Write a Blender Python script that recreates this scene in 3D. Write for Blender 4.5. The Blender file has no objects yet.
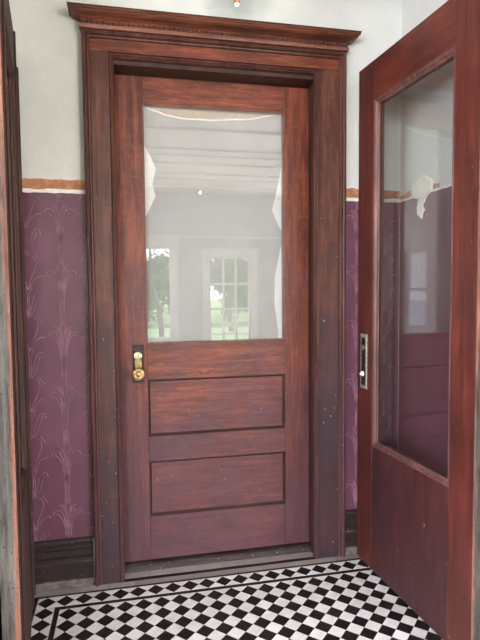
import bpy, bmesh, math, random
from mathutils import Vector, Matrix, noise

random.seed(7)
sc = bpy.context.scene
COL = sc.collection

# ------------------------------------------------------------------ camera
cd = bpy.data.cameras.new('camera')
cam = bpy.data.objects.new('camera', cd)
COL.objects.link(cam)
Rv = Vector((0.978440, -0.206348, -0.008700)).normalized()
yaw, pit, rol = 0.2077, 0.0595, -0.0087
fw = Vector((math.sin(yaw) * math.cos(pit), math.cos(yaw) * math.cos(pit), -math.sin(pit)))
r0 = Vector((math.cos(yaw), -math.sin(yaw), 0))
u0 = r0.cross(fw)
Rv = r0 * math.cos(rol) + u0 * math.sin(rol)
Uv = -r0 * math.sin(rol) + u0 * math.cos(rol)
cam.matrix_world = Matrix(((Rv.x, Uv.x, -fw.x, 0.1043), (Rv.y, Uv.y, -fw.y, -2.1396),
                           (Rv.z, Uv.z, -fw.z, 1.2471), (0, 0, 0, 1)))
cd.sensor_fit = 'HORIZONTAL'
cd.sensor_width = 36
cd.lens = 36 * 524.7 / 480
cd.clip_start = 0.02
cd.clip_end = 300
sc.camera = cam

# ------------------------------------------------------------------ world, lights, exposure
sc.view_settings.view_transform = 'Standard'
sc.view_settings.look = 'None'
sc.view_settings.gamma = 1
sc.view_settings.use_curve_mapping = False
sc.view_settings.exposure = 1.25

w = bpy.data.worlds.new('overcast_sky')
sc.world = w
w.use_nodes = True
wn = w.node_tree.nodes
wl = w.node_tree.links
bg = wn['Background']
tc = wn.new('ShaderNodeTexCoord')
sx = wn.new('ShaderNodeSeparateXYZ')
rp = wn.new('ShaderNodeValToRGB')
wl.new(tc.outputs['Generated'], sx.inputs[0])
wl.new(sx.outputs['Z'], rp.inputs[0])
rp.color_ramp.elements[0].position = 0.0
rp.color_ramp.elements[0].color = (0.86, 0.90, 0.95, 1)
rp.color_ramp.elements[1].position = 0.8
rp.color_ramp.elements[1].color = (0.62, 0.74, 0.95, 1)
wl.new(rp.outputs[0], bg.inputs[0])
bg.inputs[1].default_value = 3.0


def area(name, loc, target, sx_, sy_, power, color):
    l = bpy.data.lights.new(name, 'AREA')
    l.shape = 'RECTANGLE'
    l.size = sx_
    l.size_y = sy_
    l.energy = power
    l.color = color
    o = bpy.data.objects.new(name, l)
    COL.objects.link(o)
    o.location = loc
    o.rotation_euler = (Vector(target) - Vector(loc)).to_track_quat('-Z', 'Y').to_euler()
    return o


# added area lights outside invented window openings, lighting the door from the front
area('left_fill_light', (-3.5, -2.5, 1.55), (0.9, -0.9, 1.2), 2.6, 2.0, 85, (0.93, 0.96, 1.0))
area('far_left_key_light', (-2.0, -6.25, 1.65), (0.5, 0.0, 1.25), 2.1, 2.0, 185, (0.95, 0.97, 1.0))
area('far_right_key_light', (3.5, -6.25, 1.65), (0.3, 0.0, 1.25), 1.5, 2.0, 160, (1.0, 0.98, 0.96))
area('right_fill_light', (4.7, -3.2, 1.55), (0.2, -0.9, 1.2), 3.2, 2.0, 35, (1.0, 0.97, 0.93))


# ------------------------------------------------------------------ materials
def newmat(name):
    m = bpy.data.materials.new(name)
    m.use_nodes = True
    nt = m.node_tree
    return m, nt.nodes, nt.links, nt.nodes['Principled BSDF']


def ramp(N, stops):
    r = N.new('ShaderNodeValToRGB')
    while len(r.color_ramp.elements) < len(stops):
        r.color_ramp.elements.new(0.5)
    for e, (p, c) in zip(r.color_ramp.elements, stops):
        e.position = p
        e.color = tuple(c) + (1,) if len(c) == 3 else c
    return r


def mixc(N, L, fac, a, b, mode='MIX'):
    m = N.new('ShaderNodeMix')
    m.data_type = 'RGBA'
    m.blend_type = mode
    for sock, v in ((m.inputs[0], fac), (m.inputs[6], a), (m.inputs[7], b)):
        if hasattr(v, 'type') and hasattr(v, 'links'):
            L.new(v, sock)
        elif isinstance(v, (int, float)):
            sock.default_value = v
        else:
            sock.default_value = tuple(v) + (1,)
    return m.outputs[2]


def math_(N, L, op, a, b=0.0, clamp=False):
    m = N.new('ShaderNodeMath')
    m.operation = op
    m.use_clamp = clamp
    for s, v in ((m.inputs[0], a), (m.inputs[1], b)):
        if hasattr(v, 'links'):
            L.new(v, s)
        else:
            s.default_value = v
    return m.outputs[0]


def noise_(N, L, vec, scale, detail=4, rough=0.55, dist=0.0):
    n = N.new('ShaderNodeTexNoise')
    n.inputs['Scale'].default_value = scale
    n.inputs['Detail'].default_value = detail
    n.inputs['Roughness'].default_value = rough
    n.inputs['Distortion'].default_value = dist
    L.new(vec, n.inputs['Vector'])
    return n.outputs['Fac']


def coords(N, L, scale=(1, 1, 1), loc=(0, 0, 0)):
    t = N.new('ShaderNodeTexCoord')
    m = N.new('ShaderNodeMapping')
    m.inputs['Scale'].default_value = scale
    m.inputs['Location'].default_value = loc
    L.new(t.outputs['Object'], m.inputs[0])
    return t.outputs['Object'], m.outputs[0]


def wood(name, dark, mid, light, horiz=False, rough=0.42, wear=0.85, worn=(0.088, 0.036, 0.050),
         flecks=0.3, specks=0.25, seed=0.0, fine=1.0, coat=0.08, wear_top=1.0):
    """varnished quarter-sawn timber; grain runs along Z, or along X/Y when horiz.
    'wear' = patches of weathered, greyed varnish, commoner low down; their purple tint paints in reflected sky sheen."""
    m, N, L, B = newmat(name)
    sc_ = (3, 3, 42) if horiz else (42, 42, 3)
    obj, v = coords(N, L, sc_, (seed, seed * 2, seed * 3))
    g1 = noise_(N, L, v, 1.0 * fine, 5, 0.6, 0.4)
    sc2 = (12, 12, 260) if horiz else (260, 260, 12)
    _, v2 = coords(N, L, sc2, (seed, 0, 0))
    g2 = noise_(N, L, v2, 1.0, 3, 0.6)
    g = math_(N, L, 'ADD', math_(N, L, 'MULTIPLY', g1, 0.6), math_(N, L, 'MULTIPLY', g2, 0.4))
    r = ramp(N, [(0.35, dark), (0.5, mid), (0.66, light)])
    L.new(g, r.inputs[0])
    col = r.outputs[0]
    # ray flecks of quarter-sawn oak
    sf = (14, 14, 60) if horiz else (26, 26, 45)
    _, v3 = coords(N, L, sf, (seed, seed, 5))
    fl = noise_(N, L, v3, 1.0, 2, 0.5, 1.2)
    flr = ramp(N, [(0.56, (0, 0, 0)), (0.66, (1, 1, 1))])
    L.new(fl, flr.inputs[0])
    col = mixc(N, L, math_(N, L, 'MULTIPLY', flr.outputs[0], flecks), col, light)
    # broad blotches
    bl = noise_(N, L, obj, 3.1, 4, 0.6)
    blr = ramp(N, [(0.35, (0.72, 0.72, 0.72)), (0.65, (1.2, 1.2, 1.2))])
    L.new(bl, blr.inputs[0])
    col = mixc(N, L, 1.0, col, blr.outputs[0], 'MULTIPLY')
    # worn varnish with reflected sheen painted in: noise threshold shifts with board height
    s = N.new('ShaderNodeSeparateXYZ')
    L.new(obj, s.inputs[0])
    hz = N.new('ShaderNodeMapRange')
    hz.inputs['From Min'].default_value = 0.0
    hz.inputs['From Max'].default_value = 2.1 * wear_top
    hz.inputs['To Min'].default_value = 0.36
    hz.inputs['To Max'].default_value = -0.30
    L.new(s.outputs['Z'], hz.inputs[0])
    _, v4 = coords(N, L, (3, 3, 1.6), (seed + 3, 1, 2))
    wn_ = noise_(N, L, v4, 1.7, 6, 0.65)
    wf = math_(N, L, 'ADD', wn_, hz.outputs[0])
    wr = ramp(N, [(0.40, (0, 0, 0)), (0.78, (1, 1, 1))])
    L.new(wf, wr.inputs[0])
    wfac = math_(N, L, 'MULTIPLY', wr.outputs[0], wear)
    worn_sheen_col = mixc(N, L, g2, tuple(c * 0.6 for c in worn), tuple(c * 1.5 for c in worn))
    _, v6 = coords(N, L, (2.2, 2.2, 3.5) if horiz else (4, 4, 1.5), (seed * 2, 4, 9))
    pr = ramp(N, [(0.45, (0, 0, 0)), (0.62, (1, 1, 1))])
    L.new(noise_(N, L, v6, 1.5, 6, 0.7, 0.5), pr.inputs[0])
    worn_sheen_col = mixc(N, L, math_(N, L, 'MULTIPLY', pr.outputs[0], 0.6), worn_sheen_col, (0.040, 0.026, 0.036))
    col = mixc(N, L, wfac, col, worn_sheen_col)
    # paint specks and nicks
    _, v5 = coords(N, L, (1, 1, 0.55), (seed, 7, 1))
    sp = noise_(N, L, v5, 95, 2, 0.5)
    spr = ramp(N, [(0.745, (0, 0, 0)), (0.77, (1, 1, 1))])
    L.new(math_(N, L, 'ADD', sp, math_(N, L, 'MULTIPLY', hz.outputs[0], 0.10)), spr.inputs[0])
    col = mixc(N, L, math_(N, L, 'MULTIPLY', spr.outputs[0], specks), col, (0.55, 0.50, 0.47))
    L.new(col, B.inputs['Base Color'])
    rr = math_(N, L, 'ADD', math_(N, L, 'MULTIPLY', wfac, 0.12), rough)
    rr = math_(N, L, 'ADD', rr, math_(N, L, 'MULTIPLY', g2, 0.12))
    L.new(rr, B.inputs['Roughness'])
    B.inputs['Coat Weight'].default_value = coat
    B.inputs['Coat Roughness'].default_value = 0.3
    B.inputs['Specular IOR Level'].default_value = 0.38
    bp = N.new('ShaderNodeBump')
    bp.inputs['Strength'].default_value = 0.25
    bp.inputs['Distance'].default_value = 0.002
    L.new(g, bp.inputs['Height'])
    L.new(bp.outputs[0], B.inputs['Normal'])
    return m


def plain(name, color, rough=0.6, metal=0.0, var=0.12, scale=12, bump=0.1, seed=0.0):
    m, N, L, B = newmat(name)
    obj, v = coords(N, L, (1, 1, 1), (seed, seed, seed))
    n = noise_(N, L, v, scale, 5, 0.6)
    a = tuple(max(0, c * (1 - var * 1.6)) for c in color)
    b = tuple(min(1, c * (1 + var * 1.3)) for c in color)
    r = ramp(N, [(0.3, a), (0.7, b)])
    L.new(n, r.inputs[0])
    L.new(r.outputs[0], B.inputs['Base Color'])
    B.inputs['Roughness'].default_value = rough
    B.inputs['Metallic'].default_value = metal
    if bump:
        bp = N.new('ShaderNodeBump')
        bp.inputs['Strength'].default_value = bump
        bp.inputs['Distance'].default_value = 0.004
        L.new(n, bp.inputs['Height'])
        L.new(bp.outputs[0], B.inputs['Normal'])
    return m


def glass(name, mult=1.6, base=0.03, tint=(0.95, 0.97, 0.96), wave=0.0):
    m, N, L, B = newmat(name)
    N.remove(B)
    out = N['Material Output']
    # Schlick reflectance, the same from either face of the pane
    ge = N.new('ShaderNodeNewGeometry')
    dt = N.new('ShaderNodeVectorMath')
    dt.operation = 'DOT_PRODUCT'
    L.new(ge.outputs['Normal'], dt.inputs[0])
    L.new(ge.outputs['Incoming'], dt.inputs[1])
    cs = math_(N, L, 'ABSOLUTE', dt.outputs['Value'])
    pw = math_(N, L, 'POWER', math_(N, L, 'SUBTRACT', 1.0, cs, True), 5.0)
    frv = math_(N, L, 'ADD', math_(N, L, 'MULTIPLY', pw, 0.96), 0.04)
    tr = N.new('ShaderNodeBsdfTransparent')
    tr.inputs[0].default_value = tint + (1,)
    gl = N.new('ShaderNodeBsdfGlossy')
    gl.inputs['Roughness'].default_value = 0.0
    gl.inputs['Color'].default_value = (1, 1, 1, 1)
    if wave:
        obj, v = coords(N, L, (1, 1, 0.6))
        n = noise_(N, L, v, 5.0, 1, 0.4)
        bp = N.new('ShaderNodeBump')
        bp.inputs['Strength'].default_value = wave
        bp.inputs['Distance'].default_value = 0.002
        L.new(n, bp.inputs['Height'])
        L.new(bp.outputs[0], gl.inputs['Normal'])
    f = math_(N, L, 'ADD', math_(N, L, 'MULTIPLY', frv, mult), base, True)
    mx = N.new('ShaderNodeMixShader')
    L.new(f, mx.inputs[0])
    L.new(tr.outputs[0], mx.inputs[1])
    L.new(gl.outputs[0], mx.inputs[2])
    L.new(mx.outputs[0], out.inputs[0])
    return m


OAK_D, OAK_M, OAK_L = (0.040, 0.008, 0.005), (0.135, 0.027, 0.013), (0.280, 0.068, 0.030)
M = {}
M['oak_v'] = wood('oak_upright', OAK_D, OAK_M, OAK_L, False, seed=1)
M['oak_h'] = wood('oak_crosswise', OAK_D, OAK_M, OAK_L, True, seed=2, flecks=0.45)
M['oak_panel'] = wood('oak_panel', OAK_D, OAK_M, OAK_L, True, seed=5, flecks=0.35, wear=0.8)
M['casing_v'] = wood('casing_upright', (0.030, 0.008, 0.006), (0.085, 0.024, 0.015), (0.170, 0.058, 0.036), False, seed=9,
                     wear=0.95, worn=(0.040, 0.021, 0.029), specks=0.7)
M['casing_h'] = wood('casing_crosswise', OAK_D, OAK_M, OAK_L, True, seed=11, flecks=0.5)
M['mould'] = wood('dark_moulding', (0.030, 0.010, 0.008), (0.075, 0.022, 0.014), (0.14, 0.050, 0.034), False, seed=13,
                  wear=0.6, flecks=0.1)
M['mould_h'] = wood('cornice_wood', (0.045, 0.012, 0.007), (0.115, 0.030, 0.015), (0.22, 0.065, 0.032), True, seed=15,
                    wear=0.2, flecks=0.15)
M['frieze_bead'] = wood('pale_varnish_bead', (0.11, 0.035, 0.025), (0.23, 0.09, 0.065), (0.34, 0.15, 0.11), True,
                        seed=16, wear=0.1, flecks=0.1)
M['glass_bead'] = wood('glass_bead_wood', (0.10, 0.035, 0.02), (0.18, 0.07, 0.045), (0.28, 0.12, 0.08), True, seed=45, wear=0.2)
M['crevice'] = wood('panel_moulding_wood', (0.012, 0.005, 0.004), (0.030, 0.010, 0.008), (0.055, 0.018, 0.014), True, seed=47, wear=0.1, specks=0)
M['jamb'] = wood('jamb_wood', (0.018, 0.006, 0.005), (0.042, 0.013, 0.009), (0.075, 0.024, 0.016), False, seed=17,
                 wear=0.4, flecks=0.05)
M['base'] = wood('baseboard_wood', (0.008, 0.003, 0.004), (0.026, 0.009, 0.010), (0.080, 0.034, 0.033), True, seed=19,
                 wear=0.5, worn=(0.026, 0.018, 0.018), specks=0.9)
LF = ((0.034, 0.007, 0.005), (0.085, 0.015, 0.010), (0.150, 0.032, 0.018))
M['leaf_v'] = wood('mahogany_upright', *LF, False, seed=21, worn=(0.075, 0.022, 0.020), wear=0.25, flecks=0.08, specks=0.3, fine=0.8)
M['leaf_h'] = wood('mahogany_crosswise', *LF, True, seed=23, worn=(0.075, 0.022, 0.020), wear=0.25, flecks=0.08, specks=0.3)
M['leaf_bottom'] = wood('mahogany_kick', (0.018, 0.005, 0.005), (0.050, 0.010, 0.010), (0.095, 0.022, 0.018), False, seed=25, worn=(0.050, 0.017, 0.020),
                        wear=0.45, flecks=0.08, specks=0.5)
M['leaf_mould'] = wood('leaf_moulding', (0.05, 0.015, 0.012), (0.11, 0.042, 0.035), (0.20, 0.095, 0.08), False, seed=27,
                       wear=0.3, flecks=0.05)
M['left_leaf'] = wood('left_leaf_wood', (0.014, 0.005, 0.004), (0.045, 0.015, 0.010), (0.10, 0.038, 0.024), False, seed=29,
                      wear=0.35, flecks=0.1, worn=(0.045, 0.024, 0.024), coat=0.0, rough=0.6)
M['sill'] = wood('worn_sill', (0.006, 0.005, 0.005), (0.018, 0.016, 0.014), (0.10, 0.085, 0.075), True, seed=31,
                 wear=0.3, flecks=0.1, specks=0.6)


M['sill_pale'] = wood('scuff_highlight', (0.03, 0.016, 0.015), (0.10, 0.07, 0.06), (0.28, 0.23, 0.19), True, seed=51, wear=0.2, specks=0.5)


def weathered():
    """door edge bared to the weather: grey paint remains with bare orange timber towards one arris"""
    m, N, L, B = newmat('weathered_door_edge')
    obj, v = coords(N, L, (60, 60, 5))
    n = noise_(N, L, v, 1.0, 6, 0.7, 0.3)
    r = ramp(N, [(0.35, (0.030, 0.024, 0.020)), (0.55, (0.105, 0.095, 0.088)), (0.74, (0.21, 0.195, 0.18))])
    L.new(n, r.inputs[0])
    r2 = ramp(N, [(0.3, (0.07, 0.025, 0.016)), (0.55, (0.24, 0.095, 0.062)), (0.75, (0.42, 0.21, 0.15))])
    L.new(n, r2.inputs[0])
    _, v2 = coords(N, L, (30, 30, 2.2), (3, 4, 5))
    p = noise_(N, L, v2, 1.0, 4, 0.6)
    s = N.new('ShaderNodeSeparateXYZ')
    L.new(obj, s.inputs[0])
    # local X 0 (room face arris) .. 0.046 (back)
    edge = math_(N, L, 'MULTIPLY', math_(N, L, 'SUBTRACT', s.outputs['X'], 0.013), 18.0)
    f = math_(N, L, 'SUBTRACT', p, edge)
    fr = ramp(N, [(0.44, (0, 0, 0)), (0.58, (1, 1, 1))])
    L.new(f, fr.inputs[0])
    col = mixc(N, L, fr.outputs[0], r.outputs[0], r2.outputs[0])
    nn = noise_(N, L, obj, 160, 2, 0.5)
    nr = ramp(N, [(0.28, (0, 0, 0)), (0.36, (1, 1, 1))])
    L.new(nn, nr.inputs[0])
    col = mixc(N, L, math_(N, L, 'SUBTRACT', 1.0, nr.outputs[0]), col, (0.02, 0.018, 0.016))
    L.new(col, B.inputs['Base Color'])
    B.inputs['Roughness'].default_value = 0.75
    bp = N.new('ShaderNodeBump')
    bp.inputs['Strength'].default_value = 0.5
    bp.inputs['Distance'].default_value = 0.003
    L.new(n, bp.inputs['Height'])
    L.new(bp.outputs[0], B.inputs['Normal'])
    return m


M['weathered'] = weathered()


def plaster():
    m, N, L, B = newmat('grey_plaster')
    obj, v = coords(N, L)
    n = noise_(N, L, v, 2.2, 5, 0.6)
    r = ramp(N, [(0.3, (0.58, 0.565, 0.54)), (0.7, (0.72, 0.70, 0.675))])
    L.new(n, r.inputs[0])
    n2 = noise_(N, L, v, 60, 3, 0.6)
    col = mixc(N, L, math_(N, L, 'MULTIPLY', n2, 0.12), r.outputs[0], (0.36, 0.38, 0.36))
    # darker soft-edged patch above the door head
    t = N.new('ShaderNodeVectorMath')
    t.operation = 'DISTANCE'
    t.inputs[1].default_value = (0.57, 0.118, 2.50)
    L.new(obj, t.inputs[0])
    d = math_(N, L, 'ADD', t.outputs['Value'], math_(N, L, 'MULTIPLY', noise_(N, L, v, 9, 3), 0.12))
    rr = ramp(N, [(0.10, (1, 1, 1)), (0.24, (0, 0, 0))])
    L.new(d, rr.inputs[0])
    col = mixc(N, L, math_(N, L, 'MULTIPLY', rr.outputs[0], 0.7), col, (0.16, 0.20, 0.19))
    L.new(col, B.inputs['Base Color'])
    B.inputs['Roughness'].default_value = 0.8
    bp = N.new('ShaderNodeBump')
    bp.inputs['Strength'].default_value = 0.15
    bp.inputs['Distance'].default_value = 0.01
    L.new(n2, bp.inputs['Height'])
    L.new(bp.outputs[0], B.inputs['Normal'])
    return m


M['plaster'] = plaster()
M['patch'] = plain('bare_plaster', (0.80, 0.76, 0.68), 0.9, var=0.06, scale=40, bump=0.5)
M['orange'] = plain('orange_underpaint', (0.46, 0.20, 0.095), 0.7, var=0.3, scale=25)
M['chip'] = plain('chipped_white_paint', (0.78, 0.73, 0.68), 0.7, var=0.1, scale=60)


def lincrusta():
    m, N, L, B = newmat('purple_embossed_paper')
    obj, v = coords(N, L)
    n = noise_(N, L, v, 5, 5, 0.6)
    r = ramp(N, [(0.3, (0.115, 0.042, 0.068)), (0.7, (0.168, 0.062, 0.102))])
    L.new(n, r.inputs[0])
    sp = noise_(N, L, v, 120, 2, 0.5)
    spr = ramp(N, [(0.70, (0, 0, 0)), (0.76, (1, 1, 1))])
    L.new(sp, spr.inputs[0])
    col = mixc(N, L, math_(N, L, 'MULTIPLY', spr.outputs[0], 0.25), r.outputs[0], (0.5, 0.35, 0.42))
    L.new(col, B.inputs['Base Color'])
    B.inputs['Roughness'].default_value = 0.36
    B.inputs['Coat Weight'].default_value = 0.15
    bp = N.new('ShaderNodeBump')
    bp.inputs['Strength'].default_value = 0.12
    bp.inputs['Distance'].default_value = 0.004
    L.new(noise_(N, L, v, 90, 3), bp.inputs['Height'])
    L.new(bp.outputs[0], B.inputs['Normal'])
    return m


M['purple'] = lincrusta()
M['ridge'] = plain('highlit_purple_ridges', (0.30, 0.150, 0.205), 0.3, var=0.45, scale=18, bump=0)  # highlights of the raised lines put into a paler colour


def tilemat(name, a, b, rough, dirt=0.28):
    m, N, L, B = newmat(name)
    g = N.new('ShaderNodeNewGeometry')
    r = ramp(N, [(0.0, a), (1.0, b)])
    L.new(g.outputs['Random Per Island'], r.inputs[0])
    obj, v = coords(N, L)
    n = noise_(N, L, v, 14, 5, 0.65)
    nr = ramp(N, [(0.42, (0, 0, 0)), (0.75, (1, 1, 1))])
    L.new(n, nr.inputs[0])
    col = mixc(N, L, math_(N, L, 'MULTIPLY', nr.outputs[0], dirt), r.outputs[0], (0.30, 0.22, 0.19))
    L.new(col, B.inputs['Base Color'])
    B.inputs['Roughness'].default_value = rough
    B.inputs['Specular IOR Level'].default_value = 0.4
    return m


M['white_tile'] = tilemat('white_tile', (0.80, 0.77, 0.78), (0.92, 0.90, 0.91), 0.45)
M['black_tile'] = tilemat('black_tile', (0.005, 0.004, 0.006), (0.017, 0.010, 0.012), 0.5, 0.05)
M['grout'] = plain('grout', (0.17, 0.14, 0.13), 0.9, var=0.2, scale=50)
M['stone'] = tilemat('grey_stone_strip', (0.28, 0.24, 0.235), (0.46, 0.40, 0.385), 0.6, 0.45)
M['dirty_stone'] = plain('dirty_stone', (0.15, 0.12, 0.115), 0.8, var=0.35, scale=35, bump=0.3)

M['door_glass'] = glass('door_glass', 2.2, 0.03, (0.94, 0.935, 0.93), wave=0.10)
M['leaf_glass'] = glass('leaf_glass', 1.9, 0.0, (0.90, 0.91, 0.90), wave=0.05)
M['window_glass'] = glass('window_glass', 1.0, 0.0)
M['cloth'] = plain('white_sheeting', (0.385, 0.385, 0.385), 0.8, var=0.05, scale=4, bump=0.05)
M['hem'] = plain('white_hem', (0.88, 0.87, 0.86), 0.6, var=0.03, scale=20)
M['brass'] = plain('aged_brass', (0.34, 0.23, 0.10), 0.35, 0.9, var=0.35, scale=80)
M['pale_brass'] = plain('polished_brass', (0.62, 0.56, 0.33), 0.28, 0.85, var=0.15, scale=80)
M['dark_bronze'] = plain('dark_bronze', (0.045, 0.032, 0.030), 0.45, 0.6, var=0.5, scale=120)
M['nickel'] = plain('worn_nickel', (0.62, 0.60, 0.54), 0.38, 0.75, var=0.3, scale=90, bump=0.3)
M['black'] = plain('soot_black', (0.014, 0.011, 0.010), 0.5, var=0.3, scale=80)
M['copper'] = plain('copper_tube', (0.48, 0.17, 0.09), 0.35, 0.85, var=0.2, scale=80)
M['iron'] = plain('old_iron', (0.05, 0.045, 0.045), 0.5, 0.7, var=0.3, scale=80)
M['white_paint'] = plain('white_room_paint', (0.68, 0.655, 0.63), 0.6, var=0.05, scale=3)
M['grey_paint'] = plain('grey_room_paint', (0.50, 0.495, 0.49), 0.6, var=0.06, scale=3)
M['planks'] = wood('floor_planks', (0.10, 0.05, 0.03), (0.22, 0.12, 0.07), (0.33, 0.20, 0.12), True, seed=41, wear=0, specks=0)
M['hall_paint'] = plain('hall_paint', (0.50, 0.38, 0.27), 0.8, var=0.1, scale=3)


def grassmat():
    m, N, L, B = newmat('grass_ground')
    obj, v = coords(N, L)
    n = noise_(N, L, v, 1.5, 6, 0.7)
    r = ramp(N, [(0.3, (0.34, 0.48, 0.16)), (0.55, (0.50, 0.62, 0.26)), (0.75, (0.62, 0.64, 0.42))])
    L.new(n, r.inputs[0])
    L.new(r.outputs[0], B.inputs['Base Color'])
    B.inputs['Roughness'].default_value = 0.9
    return m


M['grass'] = grassmat()
M['bounce'] = plain('pale_bounce', (0.85, 0.85, 0.85), 0.9, var=0.1, scale=30)
M['bark'] = plain('bark', (0.17, 0.14, 0.12), 0.9, var=0.4, scale=20)
M['leafage'] = plain('hazed_leaves', (0.25, 0.29, 0.14), 0.8, var=0.35, scale=6)  # paled in the colour to stand in for haze
M['fence'] = plain('weathered_rail', (0.42, 0.33, 0.27), 0.9, var=0.2, scale=9)


def lampmat():
    m, N, L, B = newmat('lit_bulb')
    B.inputs['Base Color'].default_value = (1, 0.9, 0.75, 1)
    B.inputs['Emission Color'].default_value = (1.0, 0.78, 0.50, 1)
    B.inputs['Emission Strength'].default_value = 120
    return m


M['lit'] = lampmat()


def bulbmat():
    m, N, L, B = newmat('pendant_bulb')
    B.inputs['Base Color'].default_value = (0.9, 0.72, 0.55, 1)
    B.inputs['Emission Color'].default_value = (1.0, 0.66, 0.42, 1)
    B.inputs['Emission Strength'].default_value = 0.55
    B.inputs['Roughness'].default_value = 0.1
    return m


M['bulb'] = bulbmat()


# ------------------------------------------------------------------ mesh helpers
def link_mesh(name, bm, mats, parent=None, bevel=0.0, smooth=False, kind=None):
    me = bpy.data.meshes.new(name)
    bm.normal_update()
    bm.to_mesh(me)
    bm.free()
    for mt in (mats if isinstance(mats, (list, tuple)) else [mats]):
        me.materials.append(M[mt] if isinstance(mt, str) else mt)
    o = bpy.data.objects.new(name, me)
    COL.objects.link(o)
    if parent:
        o.parent = parent
    if smooth:
        for p in me.polygons:
            p.use_smooth = True
    if bevel:
        b = o.modifiers.new('bevel', 'BEVEL')
        b.width = bevel
        b.segments = 2
        b.limit_method = 'ANGLE'
    if kind:
        o['kind'] = kind
    return o


def box(bm, x0, x1, y0, y1, z0, z1, mi=0):
    vs = [bm.verts.new((x, y, z)) for x in (x0, x1) for y in (y0, y1) for z in (z0, z1)]
    idx = [(0, 1, 3, 2), (4, 6, 7, 5), (0, 4, 5, 1), (2, 3, 7, 6), (0, 2, 6, 4), (1, 5, 7, 3)]
    for f in idx:
        fc = bm.faces.new([vs[i] for i in f])
        fc.material_index = mi


def boxo(name, dims, mat, parent=None, bevel=0.0015, kind=None):
    bm = bmesh.new()
    box(bm, *dims)
    return link_mesh(name, bm, mat, parent, bevel, kind=kind)


def extrude_profile(bm, prof, path_fn, n, closed=True, mi=0):
    """prof: list of (a,b); path_fn(k,a,b)->Vector for stations k in 0..n-1"""
    rings = []
    for k in range(n):
        rings.append([bm.verts.new(path_fn(k, a, b)) for a, b in prof])
    m = len(prof)
    for k in range(n - 1):
        for i in range(m if closed else m - 1):
            j = (i + 1) % m
            f = bm.faces.new((rings[k][i], rings[k][j], rings[k + 1][j], rings[k + 1][i]))
            f.material_index = mi
    if closed:
        bm.faces.new(rings[0][::-1]).material_index = mi
        bm.faces.new(rings[-1]).material_index = mi
    return rings


def ring_mould(name, rect, prof, mat, parent, xyz, closed_loop=True, sides=4):
    """moulding mitred round a rectangle. rect=(u0,u1,z0,z1); prof points (inward offset o, depth d);
    xyz(u,d,z)->(x,y,z). sides=3 leaves the bottom out."""
    u0, u1, z0, z1 = rect
    bm = bmesh.new()

    def corner(k, o, d):
        if sides == 4:
            c = [(u0 + o, z0 + o), (u1 - o, z0 + o), (u1 - o, z1 - o), (u0 + o, z1 - o)][k % 4]
        else:
            c = [(u0 + o, z0), (u0 + o, z1 - o), (u1 - o, z1 - o), (u1 - o, z0)][k]
        return Vector(xyz(c[0], d, c[1]))
    m = len(prof)
    n = 4
    rings = [[bm.verts.new(corner(k, o, d)) for o, d in prof] for k in range(n)]
    pairs = [(k, (k + 1) % 4) for k in range(4)] if sides == 4 else [(0, 1), (1, 2), (2, 3)]
    for a, b in pairs:
        for i in range(m):
            j = (i + 1) % m
            bm.faces.new((rings[a][i], rings[a][j], rings[b][j], rings[b][i]))
    if sides == 3:
        bm.faces.new(rings[0][::-1])
        bm.faces.new(rings[3])
    bmesh.ops.recalc_face_normals(bm, faces=bm.faces)
    return link_mesh(name, bm, mat, parent)


def lathe(bm, prof, center, axis='Y', seg=32, mi=0):
    """prof: list of (radius, along); revolve round axis through centre; along negative = toward viewer for Y"""
    c = Vector(center)
    rings = []
    for r, t in prof:
        ring = []
        if r < 1e-6:
            p = {'Y': Vector((0, t, 0)), 'Z': Vector((0, 0, t)), 'X': Vector((t, 0, 0))}[axis]
            ring = [bm.verts.new(c + p)]
        else:
            for i in range(seg):
                a = 2 * math.pi * i / seg
                ca, sa = r * math.cos(a), r * math.sin(a)
                p = {'Y': Vector((ca, t, sa)), 'Z': Vector((ca, sa, t)), 'X': Vector((t, ca, sa))}[axis]
                ring.append(bm.verts.new(c + p))
        rings.append(ring)
    for a, b in zip(rings, rings[1:]):
        if len(a) == 1 and len(b) == 1:
            continue
        if len(a) == 1:
            for i in range(seg):
                bm.faces.new((a[0], b[i], b[(i + 1) % seg])).material_index = mi
        elif len(b) == 1:
            for i in range(seg):
                bm.faces.new((a[i], b[0], a[(i + 1) % seg])).material_index = mi
        else:
            for i in range(seg):
                bm.faces.new((a[i], b[i], b[(i + 1) % seg], a[(i + 1) % seg])).material_index = mi
    bmesh.ops.recalc_face_normals(bm, faces=bm.faces)


def tube(bm, pts, rads, seg=8, flat=None, mi=0):
    """swept tube. flat=(axis_index, scale) squashes the section"""
    pts = [Vector(p) for p in pts]
    rings = []
    for i, p in enumerate(pts):
        t = (pts[min(i + 1, len(pts) - 1)] - pts[max(i - 1, 0)]).normalized()
        up = Vector((0, 1, 0)) if abs(t.y) < 0.9 else Vector((1, 0, 0))
        a = t.cross(up).normalized()
        b = a.cross(t).normalized()
        ring = []
        for k in range(seg):
            an = 2 * math.pi * k / seg
            q = (a * math.cos(an) + b * math.sin(an)) * rads[i]
            if flat:
                q[flat[0]] *= flat[1]
            ring.append(bm.verts.new(p + q))
        rings.append(ring)
    for r1, r2 in zip(rings, rings[1:]):
        for k in range(seg):
            bm.faces.new((r1[k], r1[(k + 1) % seg], r2[(k + 1) % seg], r2[k])).material_index = mi
    bm.faces.new(rings[0][::-1]).material_index = mi
    bm.faces.new(rings[-1]).material_index = mi


def empty(name, loc=(0, 0, 0), rz=0.0, label=None, cat=None, kind=None, group=None):
    o = bpy.data.objects.new(name, None)
    COL.objects.link(o)
    o.location = loc
    o.rotation_euler = (0, 0, rz)
    o.empty_display_size = 0.1
    return tag(o, label, cat, kind, group)


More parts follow.
